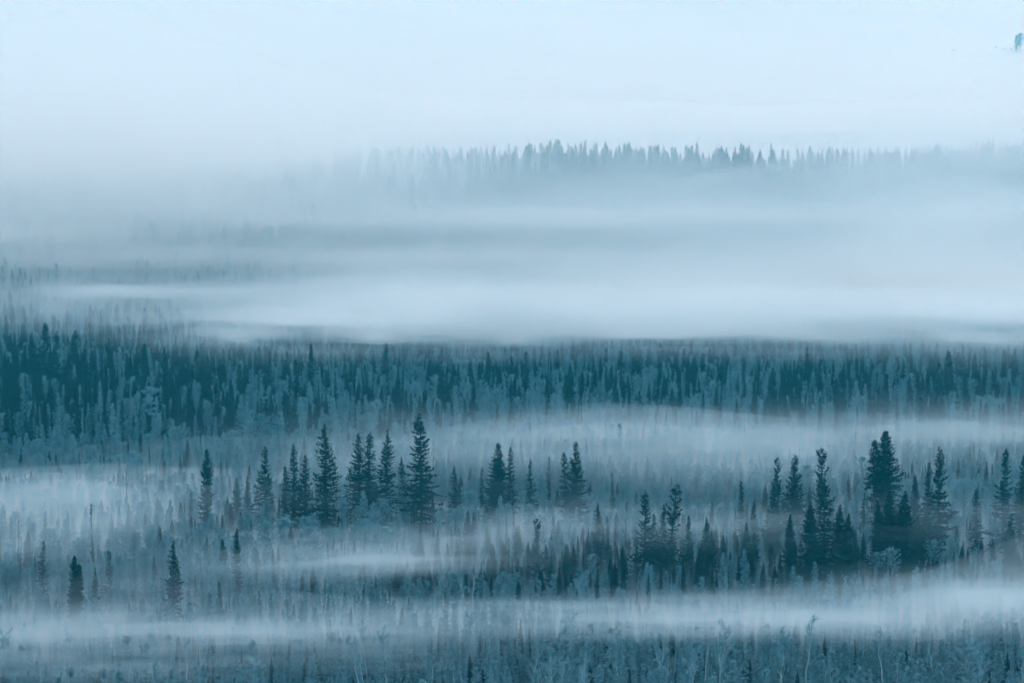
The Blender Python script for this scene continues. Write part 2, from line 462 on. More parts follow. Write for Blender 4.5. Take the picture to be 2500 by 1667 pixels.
MIST_BANKS = [
    (4, 1238, 409, 70, 18.0, 0.00),
    (5, 1398, 461, 68, 26.0, 0.00),
    (5, 1347, 444, 66, 84.0, 0.00),
    (-245, 1516, 159, 267, 40.0, 0.00),
    (250, 1478, 89, 68, 30.0, 0.00),
    (16, 838, 189, 50, 3.0, 0.00),
    (-95, 714, 75, 91, 3.0, 0.00),
    (0, 2150, 900, 420, 38.0, 0.00),
    (-270, 1700, 190, 260, 45.0, 0.00),
    (320, 1540, 130, 110, 45.0, 0.00),
]
# thin fog sheets drifting at canopy height: x, y, half length, half depth, height above ground, thickness (m)
WISPS = [
    (26, 1409, 110, 25, 14, 5.08, 0.05),
    (152, 1398, 59, 22, 14, 3.49, 0.00),
    (-230, 1396, 50, 32, 13, 3.74, 0.00),
    (-159, 1460, 28, 17, 13, 1.85, 0.00),
    (-39, 1307, 65, 22, 13, 5.07, 0.00),
    (-174, 1320, 65, 32, 12, 4.14, 0.00),
    (112, 1294, 116, 38, 13, 4.22, 0.00),
    (-100, 1404, 53, 18, 13, 1.97, -0.10),
    (87, 1362, 41, 14, 12, 1.48, 0.00),
    (105, 1116, 109, 84, 22, 8.51, 0.00),
    (-21, 1114, 70, 60, 20, 6.25, 0.00),
    (194, 1144, 60, 95, 22, 6.24, 0.00),
    (-81, 1086, 37, 33, 18, 4.27, -0.20),
    (-153, 1197, 50, 24, 16, 3.13, 0.00),
    (-96, 1031, 14, 22, 16, 4.19, -0.30),
    (-51, 1046, 19, 19, 16, 4.22, 0.00),
    (-4, 1054, 22, 23, 16, 4.20, 0.00),
    (52, 1058, 29, 26, 17, 4.16, 0.00),
    (113, 1035, 25, 23, 17, 4.18, 0.00),
    (163, 1008, 24, 25, 17, 4.21, 0.00),
    (132, 809, 39, 38, 13, 2.42, 0.10),
    (54, 758, 43, 40, 12, 2.28, 0.10),
    (-3, 778, 38, 35, 12, 1.62, -0.10),
    (32, 766, 34, 23, 15, 0.86, 0.00),
    (-42, 734, 22, 34, 11, 1.05, 0.00),
    (-103, 640, 21, 41, 12, 2.12, 0.00),
    (-85, 604, 9, 25, 12, 1.47, 0.00),
    (-100, 573, 14, 16, 12, 1.54, 0.00),
    (-27, 569, 19, 20, 10, 2.51, 0.50),
    (5, 618, 19, 21, 12, 1.19, 0.50),
    (-11, 598, 14, 13, 12, 0.91, 0.40),
    (-44, 548, 25, 21, 10, 0.58, 0.00),
    (105, 626, 17, 29, 12, 0.73, 0.00),
    (40, 624, 19, 22, 10, 0.90, 0.00),
    (-53, 476, 24, 12, 9, 3.91, -0.10),
    (-82, 478, 12, 19, 9, 2.85, 0.00),
    (-26, 461, 15, 10, 9, 2.14, 0.00),
    (49, 478, 29, 17, 10, 3.48, 0.20),
    (84, 501, 18, 20, 10, 3.72, 0.20),
    (17, 468, 21, 13, 9, 2.10, 0.15),
    (9, 484, 9, 8, 9, 1.03, 0.00),
    (63, 472, 13, 8, 8, 1.08, 0.00),
    (-62, 436, 20, 10, 8, 1.88, 0.00),
    (-19, 440, 13, 8, 8, 1.11, 0.00),
    (-72, 536, 18, 16, 10, 0.59, 0.00),
    (55, 626, 19, 28, 12, 0.35, 0.00),
    (-72, 1004, 30, 31, 14, 0.69, 0.00),
    (-12, 1036, 37, 34, 14, 0.69, 0.00),
    (51, 1033, 37, 38, 14, 0.68, 0.00),
    (111, 1017, 37, 34, 14, 0.69, 0.00),
    (161, 996, 30, 36, 14, 0.69, 0.00),
    (-152, 1091, 33, 39, 14, 0.93, -0.20),
    (-113, 1030, 22, 32, 14, 0.91, -0.20),
    (-186, 1166, 31, 52, 15, 2.16, 0.00),
    (-15, 488, 12, 8, 8, 1.04, 0.30),
    (37, 515, 11, 6, 8, 1.02, 0.30),
    (-72, 507, 9, 6, 8, 1.21, 0.00),
    (-44, 612, 11, 9, 9, 0.76, 0.40),
    (81, 792, 17, 15, 12, 0.86, 0.00),
]

# ---------------------------------------------------------------- helpers
def mesh_from(name, verts, faces, mat, smooth=False):
    me = bpy.data.meshes.new(name)
    me.from_pydata([tuple(v) for v in verts], [], faces)
    me.materials.append(mat)
    if smooth:
        me.polygons.foreach_set('use_smooth', [True] * len(me.polygons))
    me.update()
    return me

def link(name, data, parent=None):
    o = bpy.data.objects.new(name, data)
    COL.objects.link(o)
    if parent:
        o.parent = parent
    return o

def grid_mesh(name, xs_of_row, ys, zfun, mat):
    nx = len(xs_of_row(ys[0])); verts = []; faces = []
    for y in ys:
        xs = xs_of_row(y)
        zs = zfun(xs, np.full(len(xs), y))
        verts += list(zip(xs.tolist(), [float(y)] * nx, zs.tolist()))
    for j in range(len(ys) - 1):
        for i in range(nx - 1):
            a = j * nx + i
            faces.append((a, a + 1, a + nx + 1, a + nx))
    return mesh_from(name, verts, faces, mat, True)

# ---------------------------------------------------------------- ground and far snowy hillside
wide = np.linspace(-1, 1, 141)
ground = link('ground', grid_mesh('ground', lambda y: wide * (900 + np.clip(y - 1700, 0, 800)), np.linspace(-200, 2500, 380), ground_z, M_GROUND))
ground['kind'] = 'structure'
hill = link('snow_hillside', grid_mesh('snow_hillside', lambda y: np.linspace(-2400, 2400, 161), np.linspace(2480, 6900, 120),
                                       lambda x, y: ground_z(x, y) - 0.4 * (y < 2500), M_SNOW))
hill['kind'] = 'structure'

# ---------------------------------------------------------------- tree forms (all modelled 20 m tall)
class Soup:
    def __init__(self): self.v = []; self.f = []
    def tri(self, a, b, c):
        k = len(self.v); self.v += [a, b, c]; self.f.append((k, k+1, k+2))
    def quad(self, a, b, c, d):
        k = len(self.v); self.v += [a, b, c, d]; self.f.append((k, k+1, k+2, k+3))
    def tube(self, pts, radii, sides=5):
        rings = []
        for i, p in enumerate(pts):
            p = Vector(p); q = Vector(pts[min(i+1, len(pts)-1)]) - Vector(pts[max(i-1, 0)])
            q = q.normalized() if q.length > 1e-6 else Vector((0, 0, 1))
            u = q.cross(Vector((0.3, 0.9, 0.1))).normalized(); w = q.cross(u)
            k = len(self.v)
            for s in range(sides):
                a = 2 * math.pi * s / sides
                self.v.append(p + (u * math.cos(a) + w * math.sin(a)) * radii[i])
            rings.append(k)
        for r0, r1 in zip(rings, rings[1:]):
            for s in range(sides):
                t = (s + 1) % sides
                self.f.append((r0 + s, r0 + t, r1 + t, r1 + s))
    def mesh(self, name, mat): return mesh_from(name, self.v, self.f, mat)

def spruce_form(seed, R=2.4, power=0.9, low=0.05, step=0.42, per=5, droop=0.35, rise=0.25, gap=0.08, ragged=0.35,
                club=0.0, sparse_top=0.0, twin=False, spray=1.25, bend=0.25):
    rnd = random.Random(seed); H = 20.0
    trunk, crown = Soup(), Soup()
    ph = rnd.uniform(0, 6.28)
    def axis(t): return Vector((bend * math.sin(t * 2.2 + ph) * t, bend * math.cos(t * 1.7 + ph) * t, t * H))
    n = 9
    trunk.tube([axis(i / n) for i in range(n + 1)], [0.26 * (1 - i / n) ** 0.9 + 0.02 for i in range(n + 1)], 6)
    for k in range(9):                                            # dead limbs low on the trunk
        t = rnd.uniform(0.02, 0.2); a = rnd.uniform(0, 6.28); p = axis(t); L = rnd.uniform(0.4, 1.2)
        trunk.tube([p, p + Vector((math.cos(a) * L, math.sin(a) * L, rnd.uniform(-0.3, 0.1)))], [0.05, 0.01], 3)
    lumps = [(rnd.uniform(0, 1), rnd.uniform(0, 6.28), rnd.uniform(0.05, 0.12), rnd.uniform(-ragged, ragged)) for _ in range(26)]
    def crown_on(base_axis, z0, z1, Rm, pw):
        z = z0
        while z < z1:
            t = (z - z0) / (z1 - z0); T = z / H
            r0 = Rm * ((1 - t) ** pw) * (0.62 + 0.38 * min(1, t / 0.16)) + 0.16
            if club and t > 0.80: r0 += club * math.sin((t - 0.80) / 0.20 * math.pi) ** 0.7
            if sparse_top and 0.45 < t < 0.86: r0 *= 1 - sparse_top
            m = per if r0 > 0.8 else max(3, per - 1)
            off = rnd.uniform(0, 6.28)
            for k in range(m):
                if rnd.random() < gap: continue
                a = off + 6.283 * k / m + rnd.uniform(-0.45, 0.45)
                L = r0 * rnd.uniform(0.62, 1.18)
                for (lt, la, lw, lv) in lumps:
                    d = math.cos(a - la)
                    if d > 0.3: L *= 1 + lv * math.exp(-((T - lt) / lw) ** 2) * d
                L = min(max(0.14, L), 1.3 * r0 + 0.1)
                p0 = base_axis(T); dh = Vector((math.cos(a), math.sin(a), 0)); sd = Vector((-dh.y, dh.x, 0))
                el = 0.55 * t - 0.12 + rnd.uniform(-0.12, 0.12)
                dr = droop * (1 - 0.75 * t) * rnd.uniform(0.6, 1.4); up = rise * rnd.uniform(0.5, 1.4)
                def sp(s): return p0 + dh * (L * s) + Vector((0, 0, L * (el * s - dr * s * s * 1.6 + up * s ** 3 * 1.6)))
                ns = max(2, min(6, int(L / 0.42) + 1))
                for i in range(ns):
                    s = (i + 0.35 * rnd.random()) / ns; s2 = min(1.0, s + 1.15 / ns)
                    q, q2 = sp(s), sp(s2)
                    w = (0.30 * L * (1 - s) + 0.22) * spray * rnd.uniform(0.6, 1.2)
                    for sg in (1, -1):
                        tip = q2 + sd * (sg * w) + Vector((0, 0, -w * rnd.uniform(0.05, 0.45)))
                        crown.tri(q, q2, tip)
                    hang = rnd.uniform(0.16, 0.42) * spray * (1 - 0.5 * t)
                    crown.tri(q, q2, (q + q2) * 0.5 + Vector((sd.x * rnd.uniform(-.15, .15), sd.y * rnd.uniform(-.15, .15), -hang)))
                    if rnd.random() < 0.5:
                        crown.tri(q, q2, (q + q2) * 0.5 + Vector((0, 0, hang * 0.55)))
            z += step * rnd.uniform(0.75, 1.25) * (0.65 + 0.5 * (1 - t))
        top = base_axis(z1 / H)
        for k in range(4):                                        # leader
            a = k * 1.571 + ph
            crown.tri(top + Vector((0.07 * math.cos(a), 0.07 * math.sin(a), -0.5)), top + Vector((-0.07 * math.cos(a), -0.07 * math.sin(a), -0.5)), top + Vector((0, 0, 0.5)))
    crown_on(axis, low * H, H - 0.3, R, power)
    if twin:
        a = rnd.uniform(0, 6.28); off = Vector((math.cos(a), math.sin(a), 0)) * R * 0.42
        def ax2(t): return axis(t) + off * min(1, max(0, (t - 0.35) / 0.2))
        crown_on(ax2, 0.45 * H, 0.9 * H, R * 0.55, power)
        trunk.tube([ax2(0.35 + 0.55 * i / 4) for i in range(5)], [0.12 - 0.022 * i for i in range(5)], 5)
    return trunk.mesh('trunk', M_BARK), crown.mesh('crown', M_SPRUCE)

def frosted_form(seed, R=2.6, shape='oval', low=0.18, limbs=90, twigs=11, fine=1.0, up=0.9):
    rnd = random.Random(seed); H = 20.0
    trunk, crown = Soup(), Soup(); ph = rnd.uniform(0, 6.28)
    def axis(t): return Vector((0.4 * math.sin(t * 3 + ph) * t, 0.4 * math.cos(t * 2.3 + ph) * t, t * H))
    n = 10
    trunk.tube([axis(i / n * 0.97) for i in range(n + 1)], [0.2 * (1 - i / n) + 0.015 for i in range(n + 1)], 6)
    for k in range(limbs):
        t = low + (0.97 - low) * ((k + rnd.random()) / limbs)
        u = (t - low) / (1 - low)
        if shape == 'oval': r0 = R * (math.sin(math.pi * min(1, 0.16 + 0.84 * u)) ** 0.75)
        elif shape == 'larch': r0 = R * (1 - u) ** 0.85 * (0.6 + 0.4 * min(1, u / 0.2)) + 0.2
        else: r0 = R * 0.5 * (1 - u) ** 0.6 + 0.15
        L = r0 * rnd.uniform(0.55, 1.15); a = rnd.uniform(0, 6.28)
        dh = Vector((math.cos(a), math.sin(a), 0)); p0 = axis(max(low * 0.8, t - 0.05 * up)); el = up * rnd.uniform(0.5, 1.3)
        pts = [p0 + dh * (L * s) + Vector((0, 0, L * (el * s - 0.25 * s * s))) for s in (0, 0.5, 1.0)]
        trunk.tube(pts, [0.05, 0.03, 0.008], 3)
        for j in range(twigs):
            s = rnd.uniform(0.25, 1.0); c = p0 + dh * (L * s) + Vector((0, 0, L * (el * s - 0.25 * s * s)))
            d = Vector((rnd.gauss(0, 1), rnd.gauss(0, 1), rnd.gauss(0.35, 0.8))); d.normalize()
            d = (d + dh * 0.5).normalized(); ln = rnd.uniform(0.35, 0.85) * (0.6 + 0.15 * R)
            w = d.cross(Vector((rnd.gauss(0, 1), rnd.gauss(0, 1), rnd.gauss(0, 1)))).normalized() * rnd.uniform(0.05, 0.14) * fine
            crown.tri(c - w, c + w, c + d * ln)
            e = c + d * ln * 0.55; d2 = (d + w.normalized() * rnd.choice((-0.9, 0.9))).normalized()
            crown.tri(e - w * 0.6, e + w * 0.6, e + d2 * ln * 0.6)
    return trunk.mesh('trunk', M_PALEBARK), crown.mesh('crown', M_FROST)

def pine_form(seed):
    rnd = random.Random(seed); H = 20.0
    trunk, crown = Soup(), Soup()
    def axis(t): return Vector((0.5 * math.sin(t * 3), 0.3 * math.cos(t * 2.5), t * H))
    trunk.tube([axis(i / 9) for i in range(10)], [0.26 - 0.022 * i for i in range(10)], 6)
    clumps = [(t, rnd.uniform(0, 6.28), rnd.uniform(0.3, 1.0)) for t in [0.5, 0.56, 0.6, 0.64, 0.68, 0.7, 0.72, 0.75, 0.78, 0.8, 0.83, 0.85, 0.88, 0.9, 0.92, 0.94, 0.96, 0.98, 0.99]]
    for t, a, q in clumps:
        r = 3.6 * math.sin(math.pi * min(1, 0.25 + (t - 0.5) * 1.35)) * q
        p0 = axis(t); c = p0 + Vector((math.cos(a) * r, math.sin(a) * r, 0.5 * r * q))
        trunk.tube([p0, (p0 + c) * 0.5 + Vector((0, 0, -0.1)), c], [0.09, 0.06, 0.03], 4)
        for k in range(70):
            d = Vector((rnd.gauss(0, 1), rnd.gauss(0, 1), rnd.gauss(0, 0.5))); p = c + d * 0.55
            e = Vector((rnd.gauss(0, 1), rnd.gauss(0, 1), rnd.gauss(0.6, 0.8))).normalized()
            w = e.cross(Vector((rnd.gauss(0, 1), rnd.gauss(0, 1), 0.2))).normalized() * 0.09
            crown.tri(p - w, p + w, p + e * rnd.uniform(0.4, 0.8))
    return trunk.mesh('trunk', M_PALEBARK), crown.mesh('crown', M_FROST)

def birch_form(seed, lean=1.2, limbs=12, fork=0.45, spread=2.6, fine=5):
    rnd = random.Random(seed); H = 20.0
    trunk, crown = Soup(), Soup(); ph = rnd.uniform(0, 6.28)
    pts = [Vector((0, 0, 0))]; n = 9; drift = Vector((math.cos(ph), math.sin(ph), 0)) * lean / n
    for i in range(n):
        kink = Vector((rnd.gauss(0, 0.28), rnd.gauss(0, 0.28), 0))
        pts.append(pts[-1] + drift + kink + Vector((0, 0, H / n)))
    trunk.tube(pts, [0.24 * (1 - i / n) ** 0.8 + 0.02 for i in range(n + 1)], 6)
    def along(t):
        f = t * n; i = min(n - 1, int(f)); return pts[i].lerp(pts[i + 1], f - i)
    for k in range(limbs):
        t = fork + (0.98 - fork) * (k + rnd.random()) / limbs
        a = rnd.uniform(0, 6.28); L = spread * (1.15 - t * 0.7) * rnd.uniform(0.7, 1.5)
        d = Vector((math.cos(a), math.sin(a), rnd.uniform(1.0, 2.0))).normalized()
        q = [along(t)]
        for j in range(4):
            d = (d + Vector((rnd.gauss(0, .18), rnd.gauss(0, .18), rnd.gauss(0.02, .12)))).normalized(); q.append(q[-1] + d * L / 3)
        r = 0.10 * (1.1 - t)
        trunk.tube(q, [r + 0.02, r * 0.8 + 0.015, r * 0.6 + 0.01, r * 0.35 + 0.01, 0.008], 4)
        for p in q[1:]:
            for j in range(fine):
                e = (d + Vector((rnd.gauss(0, .7), rnd.gauss(0, .7), rnd.gauss(0, .5)))).normalized()
                w = e.cross(Vector((rnd.gauss(0, 1), rnd.gauss(0, 1), rnd.gauss(0, 1)))).normalized() * rnd.uniform(0.03, 0.07)
                ln = rnd.uniform(0.6, 1.5); c = p + Vector((rnd.gauss(0, .12), rnd.gauss(0, .12), rnd.gauss(0, .2)))
                crown.tri(c - w, c + w, c + e * ln)
                for s in (0.4, 0.7, 0.9):
                    g = (e + Vector((rnd.gauss(0, .8), rnd.gauss(0, .8), rnd.gauss(-0.2, .5)))).normalized()
                    m = c + e * ln * s
                    crown.tri(m - w * .8, m + w * .8, m + g * ln * 0.45)
    return trunk.mesh('trunk', M_BIRCH), crown.mesh('crown', M_FROST)

FORMS = {}
def form(key, maker, *seeds, **kw): FORMS[key] = [maker(s, **kw) for s in seeds]
form('col', spruce_form, 1, 2, R=2.2, power=0.6, step=0.40, per=5, droop=0.45, rise=0.35, gap=0.1, ragged=0.4)
form('cone', spruce_form, 3, 4, 5, 6, R=3.7, power=1.0, step=0.46, per=5, droop=0.42, rise=0.3, gap=0.12, ragged=0.45)
form('wide', spruce_form, 7, 8, 9, R=4.6, power=1.02, step=0.55, per=5, droop=0.42, rise=0.3, gap=0.16, ragged=0.5, club=0.25)
form('dense', spruce_form, 10, 11, R=3.4, power=0.78, step=0.38, per=6, droop=0.5, rise=0.3, gap=0.05, ragged=0.35, twin=True)
form('spar', spruce_form, 12, 13, 14, R=3.0, power=0.8, step=0.62, per=4, droop=0.35, rise=0.5, gap=0.28, ragged=0.7, club=0.2, sparse_top=0.2, bend=0.4)
form('club', spruce_form, 15, R=2.4, power=0.6, step=0.6, per=4, droop=0.2, rise=0.5, gap=0.2, ragged=0.6, club=0.6, sparse_top=0.35)
form('slim', spruce_form, 16, 17, 18, 19, R=1.6, power=0.7, step=0.42, per=4, droop=0.5, rise=0.3, gap=0.15, ragged=0.5, bend=0.4)
form('pole', spruce_form, 20, 21, 22, R=0.6, power=0.4, step=0.5, per=3, droop=0.4, rise=0.2, gap=0.3, ragged=0.7, bend=0.5)
form('young', spruce_form, 23, 24, 25, R=4.2, power=1.05, low=0.02, step=0.40, per=6, droop=0.3, rise=0.25, gap=0.04, ragged=0.3)
form('larch', frosted_form, 31, 32, 33, R=2.9, shape='larch', low=0.12, limbs=120, twigs=12)
form('oval', frosted_form, 34, 35, 36, R=3.4, shape='oval', low=0.3, limbs=110, twigs=13, up=1.3)
form('wisp', frosted_form, 37, 38, 39, R=1.9, shape='wisp', low=0.1, limbs=80, twigs=9)
form('pine', pine_form, 40)
form('b0', birch_form, 41, lean=1.0, limbs=11, fork=0.55, spread=2.4)
form('b1', birch_form, 42, 43, lean=3.0, limbs=10, fork=0.5, spread=2.4)
form('b2', birch_form, 44, 45, 46, lean=1.2, limbs=22, fork=0.25, spread=3.6, fine=7)
form('b3', frosted_form, 47, 48, 49, R=1.6, shape='wisp', low=0.08, limbs=70, twigs=9)

rng = random.Random(77)
def plant(name, x, y, h, key, wf, label, category, group=None):
    trunk_me, crown_me = FORMS[key][rng.randrange(len(FORMS[key]))]
    z = float(ground_z(x, y))
    root = bpy.data.objects.new(name, None)
    root.empty_display_size = 0.5
    COL.objects.link(root)
    s = h / 20.0
    root.location = (x, y, z - 0.15)
    root.rotation_euler = (rng.gauss(0, 0.012), rng.gauss(0, 0.012), rng.uniform(0, 6.283))
    root.scale = (s * wf, s * wf, s)
    link('trunk', trunk_me, root); link('crown', crown_me, root)
    root['label'] = label; root['category'] = category
    if group: root['group'] = group
    return root

# ---------------------------------------------------------------- the trees that stand out
SHAPES = {'col': 'column-shaped', 'cone': 'evenly tapering', 'wide': 'broad tiered', 'dense': 'thick double-topped', 'spar': 'ragged open',
          'club': 'club-topped', 'slim': 'slender', 'pole': 'pole-thin', 'young': 'bushy pointed',
          'larch': 'pointed', 'oval': 'round-crowned', 'wisp': 'thin feathery', 'pine': 'flat-crowned', 'b3': 'thin spindly',
          'b0': 'straight-stemmed', 'b1': 'leaning', 'b2': 'many-limbed'}
def size_word(h, low, high): return 'short' if h < low else ('tall' if h > high else 'middling')

def spruce_words(y, h, key):
    s = SHAPES[key]
    if y > 1400: return (size_word(h, 17, 22) + ' ' + s + ' hazy spruce on the skyline of the far wooded ridge', 'spruces along the far ridge')
    if y > 820: return (size_word(h, 13, 18) + ' ' + s + ' spruce in the dense forest band below the great fog bank', 'spruces of the dense forest band')
    if y > 640: return (size_word(h, 9, 14) + ' ' + s + ' spruce standing in mist along the ragged spruce row', 'lesser spruces of the ragged row')
    if y > 560: return (size_word(h, 8, 12) + ' ' + s + ' dark spruce around the darkest clump and its hollow', 'lesser spruces around the dark clump')
    return (size_word(h, 5, 8) + ' ' + s + ' spruce rising out of the lowest fogbound wood', 'small spruces in the low mist')

count = {'spruce': 0, 'larch': 0, 'birch': 0}
standing = []
for (x, y, h, key, wf, label) in SPRUCES:
    words, group = spruce_words(y, h, key)
    if label in (None, 'RIDGE'): plant('spruce_tree', x, y, h, key, wf, words, 'spruce', group)
    else: plant('spruce_tree', x, y, h, key, wf, label, 'spruce')
    count['spruce'] += 1; standing.append((x, y))

def frosted_words(y, h, key):
    s = SHAPES[key]
    if y > 1180: return (size_word(h, 9, 12) + ' ' + s + ' faint pale tree on the misty slope of the far ridge', 'pale trees on the far slope')
    if y > 850: return (size_word(h, 10, 13) + ' ' + s + ' pale frosted tree in the dense forest band below the great fog bank', 'frosted trees of the dense forest band')
    if y > 690: return (size_word(h, 8, 11) + ' ' + s + ' pale frosted tree in bright mist behind the ragged spruce row', 'frosted trees behind the spruce row')
    if y > 560: return (size_word(h, 7.5, 9.5) + ' ' + s + ' pale frosted tree in the mixed wood around the dark spruces', 'frosted trees among the dark spruces')
    return (size_word(h, 6, 8.5) + ' ' + s + ' frosted tree in the lowest wood by the bright fog bank', 'frosted trees of the lowest wood')
def birch_words(h, key):
    return size_word(h, 7.5, 9.5) + ' ' + SHAPES[key] + ' bare frosted birch along the lower edge of the wood', 'bare birches of the lower edge'
for (x, y, h, key, wf, label) in FROSTED:
    words, group = frosted_words(y, h, key)
    plant('frosted_tree', x, y, h, key, wf, label or words, 'tree', None if label else group)
    count['larch'] += 1; standing.append((x, y))
for (x, y, h, key, wf, label) in BIRCHES:
    words, group = birch_words(h, key)
    plant('birch_tree', x, y, h, key, wf, label or words, 'birch', None if label else group)
    count['birch'] += 1; standing.append((x, y))

# ---------------------------------------------------------------- the rest of the forest
def patch(x, y, s, k):
    return (math.sin(x / s + k) * math.cos(y / s * 0.7 + 2 * k) + 0.6 * math.sin(x / s * 2.3 - y / s * 1.7 + 3 * k)) / 1.6

rf = random.Random(12)
spot_grid = {}
def free(x, y, r):
    gx, gy = int(x // 4), int(y // 4)
    for i in (-1, 0, 1):
        for j in (-1, 0, 1):
            for (a, b) in spot_grid.get((gx + i, gy + j), ()):
                if (a - x) ** 2 + (b - y) ** 2 < r * r: return False
    return True
def take(x, y): spot_grid.setdefault((int(x // 4), int(y // 4)), []).append((x, y))
for p in standing: take(*p)

wild = []           # kind, x, y, height, form, width
def sow(n, y0, y1, r, chooser, keep=lambda x, y: True):
    for _ in range(n):
        y = math.sqrt(rf.uniform(y0 * y0, y1 * y1)); half = y * 0.178 + 25
        x = rf.uniform(-half, half)
        if not keep(x, y) or not free(x, y, r): continue
        take(x, y); wild.append(chooser(x, y))

def near_mix(x, y):                       # lowest wood: thin frosted trees
    u = rf.random()
    if u < 0.22: return ('spruce', x, y, rf.uniform(3, 6.5), rf.choice(['slim', 'young', 'cone']), rf.uniform(.8, 1.2))
    if u < 0.29: return ('birch', x, y, rf.uniform(6, 11), rf.choice(['b1', 'b2', 'b0']), rf.uniform(.8, 1.2))
    return ('larch', x, y, rf.uniform(3, 10), rf.choice(['wisp', 'b3', 'larch', 'larch', 'larch']), rf.uniform(1.0, 1.6))
def mid_mix(x, y):
    u = rf.random(); s = 0.24 + 0.2 * patch(x, y, 40, 1) + (0.6 * math.exp(-((y - 605) / 50) ** 2) if x > -25 else 0)
    if u < s: return ('spruce', x, y, rf.uniform(4.5, 9), rf.choice(['slim', 'young', 'cone', 'young']), rf.uniform(.8, 1.2))
    return ('larch', x, y, rf.uniform(5, 10), rf.choice(['larch', 'larch', 'oval', 'larch', 'oval']), rf.uniform(1.0, 1.6))
def band_mix(x, y):
    u = rf.random(); s = 0.5 + 0.2 * patch(x, y, 55, 2) - 0.0007 * x
    if u < s: return ('spruce', x, y, rf.uniform(8, 16), rf.choice(['slim', 'cone', 'cone', 'col', 'cone', 'slim']), rf.uniform(.8, 1.2))
    return ('larch', x, y, rf.uniform(8, 14), rf.choice(['larch', 'oval', 'wisp', 'larch']), rf.uniform(.8, 1.2))
def far_mix(x, y):
    if rf.random() < 0.62: return ('spruce', x, y, rf.uniform(8, 14) if y < 1500 else rf.uniform(8, 20), rf.choice(['cone', 'col', 'young', 'wide']), rf.uniform(.9, 1.3))
    return ('larch', x, y, rf.uniform(8, 13), rf.choice(['larch', 'oval']), rf.uniform(.8, 1.2))

sow(4200, 395, 560, 2.1, near_mix)
sow(6500, 560, 860, 2.5, mid_mix)
sow(9500, 860, 1150, 2.6, band_mix)
sow(15000, 1150, 1690, 3.0, far_mix)

names = {'spruce': ('spruce_tree', 'spruce'), 'larch': ('frosted_tree', 'tree'), 'birch': ('birch_tree', 'birch')}
def apparent(t):
    k, x, y, h, key, w = t
    inside = abs(x) < y * 0.176 and 440 < y + 40
    return (h / y) if inside else 0
wild.sort(key=apparent, reverse=True)
rest = []
for t in wild:
    k, x, y, h, key, w = t
    if count[k] >= 300 or apparent(t) == 0:
        rest.append(t); continue
    count[k] += 1
    if k == 'spruce': words, group = spruce_words(y, h, key)
    elif k == 'larch': words, group = frosted_words(y, h, key)
    else: words, group = birch_words(h, key)
    plant(names[k][0], x, y, h, key, w, words, names[k][1], group)

def forest(name, items, label, category):
    keys = sorted({t[4] for t in items})
    src = bpy.data.collections.new(name + '_forms')           # not linked to the scene: only the shapes are used
    index = {}
    for key in keys:
        for j, (tm, cm) in enumerate(FORMS[key]):
            nv = len(tm.vertices)
            me = bpy.data.meshes.new('tree')
            vs = [tuple(v.co) for v in tm.vertices] + [tuple(v.co) for v in cm.vertices]
            fs = [tuple(p.vertices) for p in tm.polygons] + [tuple(i + nv for i in p.vertices) for p in cm.polygons]
            me.from_pydata(vs, [], fs)
            me.materials.append(tm.materials[0]); me.materials.append(cm.materials[0])
            me.polygons.foreach_set('material_index', [0] * len(tm.polygons) + [1] * len(cm.polygons))
            me.update()
            o = bpy.data.objects.new('form_%03d' % len(index), me)
            src.objects.link(o)
            index[(key, j)] = len(index)
    me = bpy.data.meshes.new(name)
    pts, var, sc, rz = [], [], [], []
    for (k, x, y, h, key, w) in items:
        pts.append((x, y, float(ground_z(x, y)) - 0.15))
        var.append(index[(key, rf.randrange(len(FORMS[key])))])
        s = h / 20; sc += [s * w, s * w, s]; rz += [rf.gauss(0, .012), rf.gauss(0, .012), rf.uniform(0, 6.283)]
    me.from_pydata(pts, [], [])
    me.attributes.new('variant', 'INT', 'POINT').data.foreach_set('value', var)
    me.attributes.new('size', 'FLOAT_VECTOR', 'POINT').data.foreach_set('vector', sc)
    me.attributes.new('turn', 'FLOAT_VECTOR', 'POINT').data.foreach_set('vector', rz)
    ob = link(name, me)
    g = bpy.data.node_groups.new(name, 'GeometryNodeTree')
    g.interface.new_socket('Geometry', in_out='INPUT', socket_type='NodeSocketGeometry')
    g.interface.new_socket('Geometry', in_out='OUTPUT', socket_type='NodeSocketGeometry')
    gi, go = g.nodes.new('NodeGroupInput'), g.nodes.new('NodeGroupOutput')
    ip = g.nodes.new('GeometryNodeInstanceOnPoints'); ci = g.nodes.new('GeometryNodeCollectionInfo')
    ci.inputs['Collection'].default_value = src
    ci.inputs['Separate Children'].default_value = True
    ci.inputs['Reset Children'].default_value = True
    def attr(n, t):
        a = g.nodes.new('GeometryNodeInputNamedAttribute'); a.data_type = t; a.inputs['Name'].default_value = n
        return [s for s in a.outputs if s.enabled and s.name == 'Attribute'][0]
    e2r = g.nodes.new('FunctionNodeEulerToRotation')
    g.links.new(attr('turn', 'FLOAT_VECTOR'), e2r.inputs[0])
    g.links.new(gi.outputs[0], ip.inputs['Points'])
    g.links.new(ci.outputs[0], ip.inputs['Instance'])
    ip.inputs['Pick Instance'].default_value = True
    g.links.new(attr('variant', 'INT'), ip.inputs['Instance Index'])
    g.links.new(e2r.outputs[0], ip.inputs['Rotation'])
    g.links.new(attr('size', 'FLOAT_VECTOR'), ip.inputs['Scale'])
    g.links.new(ip.outputs[0], go.inputs[0])
    mod = ob.modifiers.new('forest', 'NODES'); mod.node_group = g
    ob['kind'] = 'stuff'; ob['label'] = label; ob['category'] = category
    return ob
forest('spruce_forest', [t for t in rest if t[0] == 'spruce'], 'mass of dark spruces filling the valley and the far ridge', 'forest')
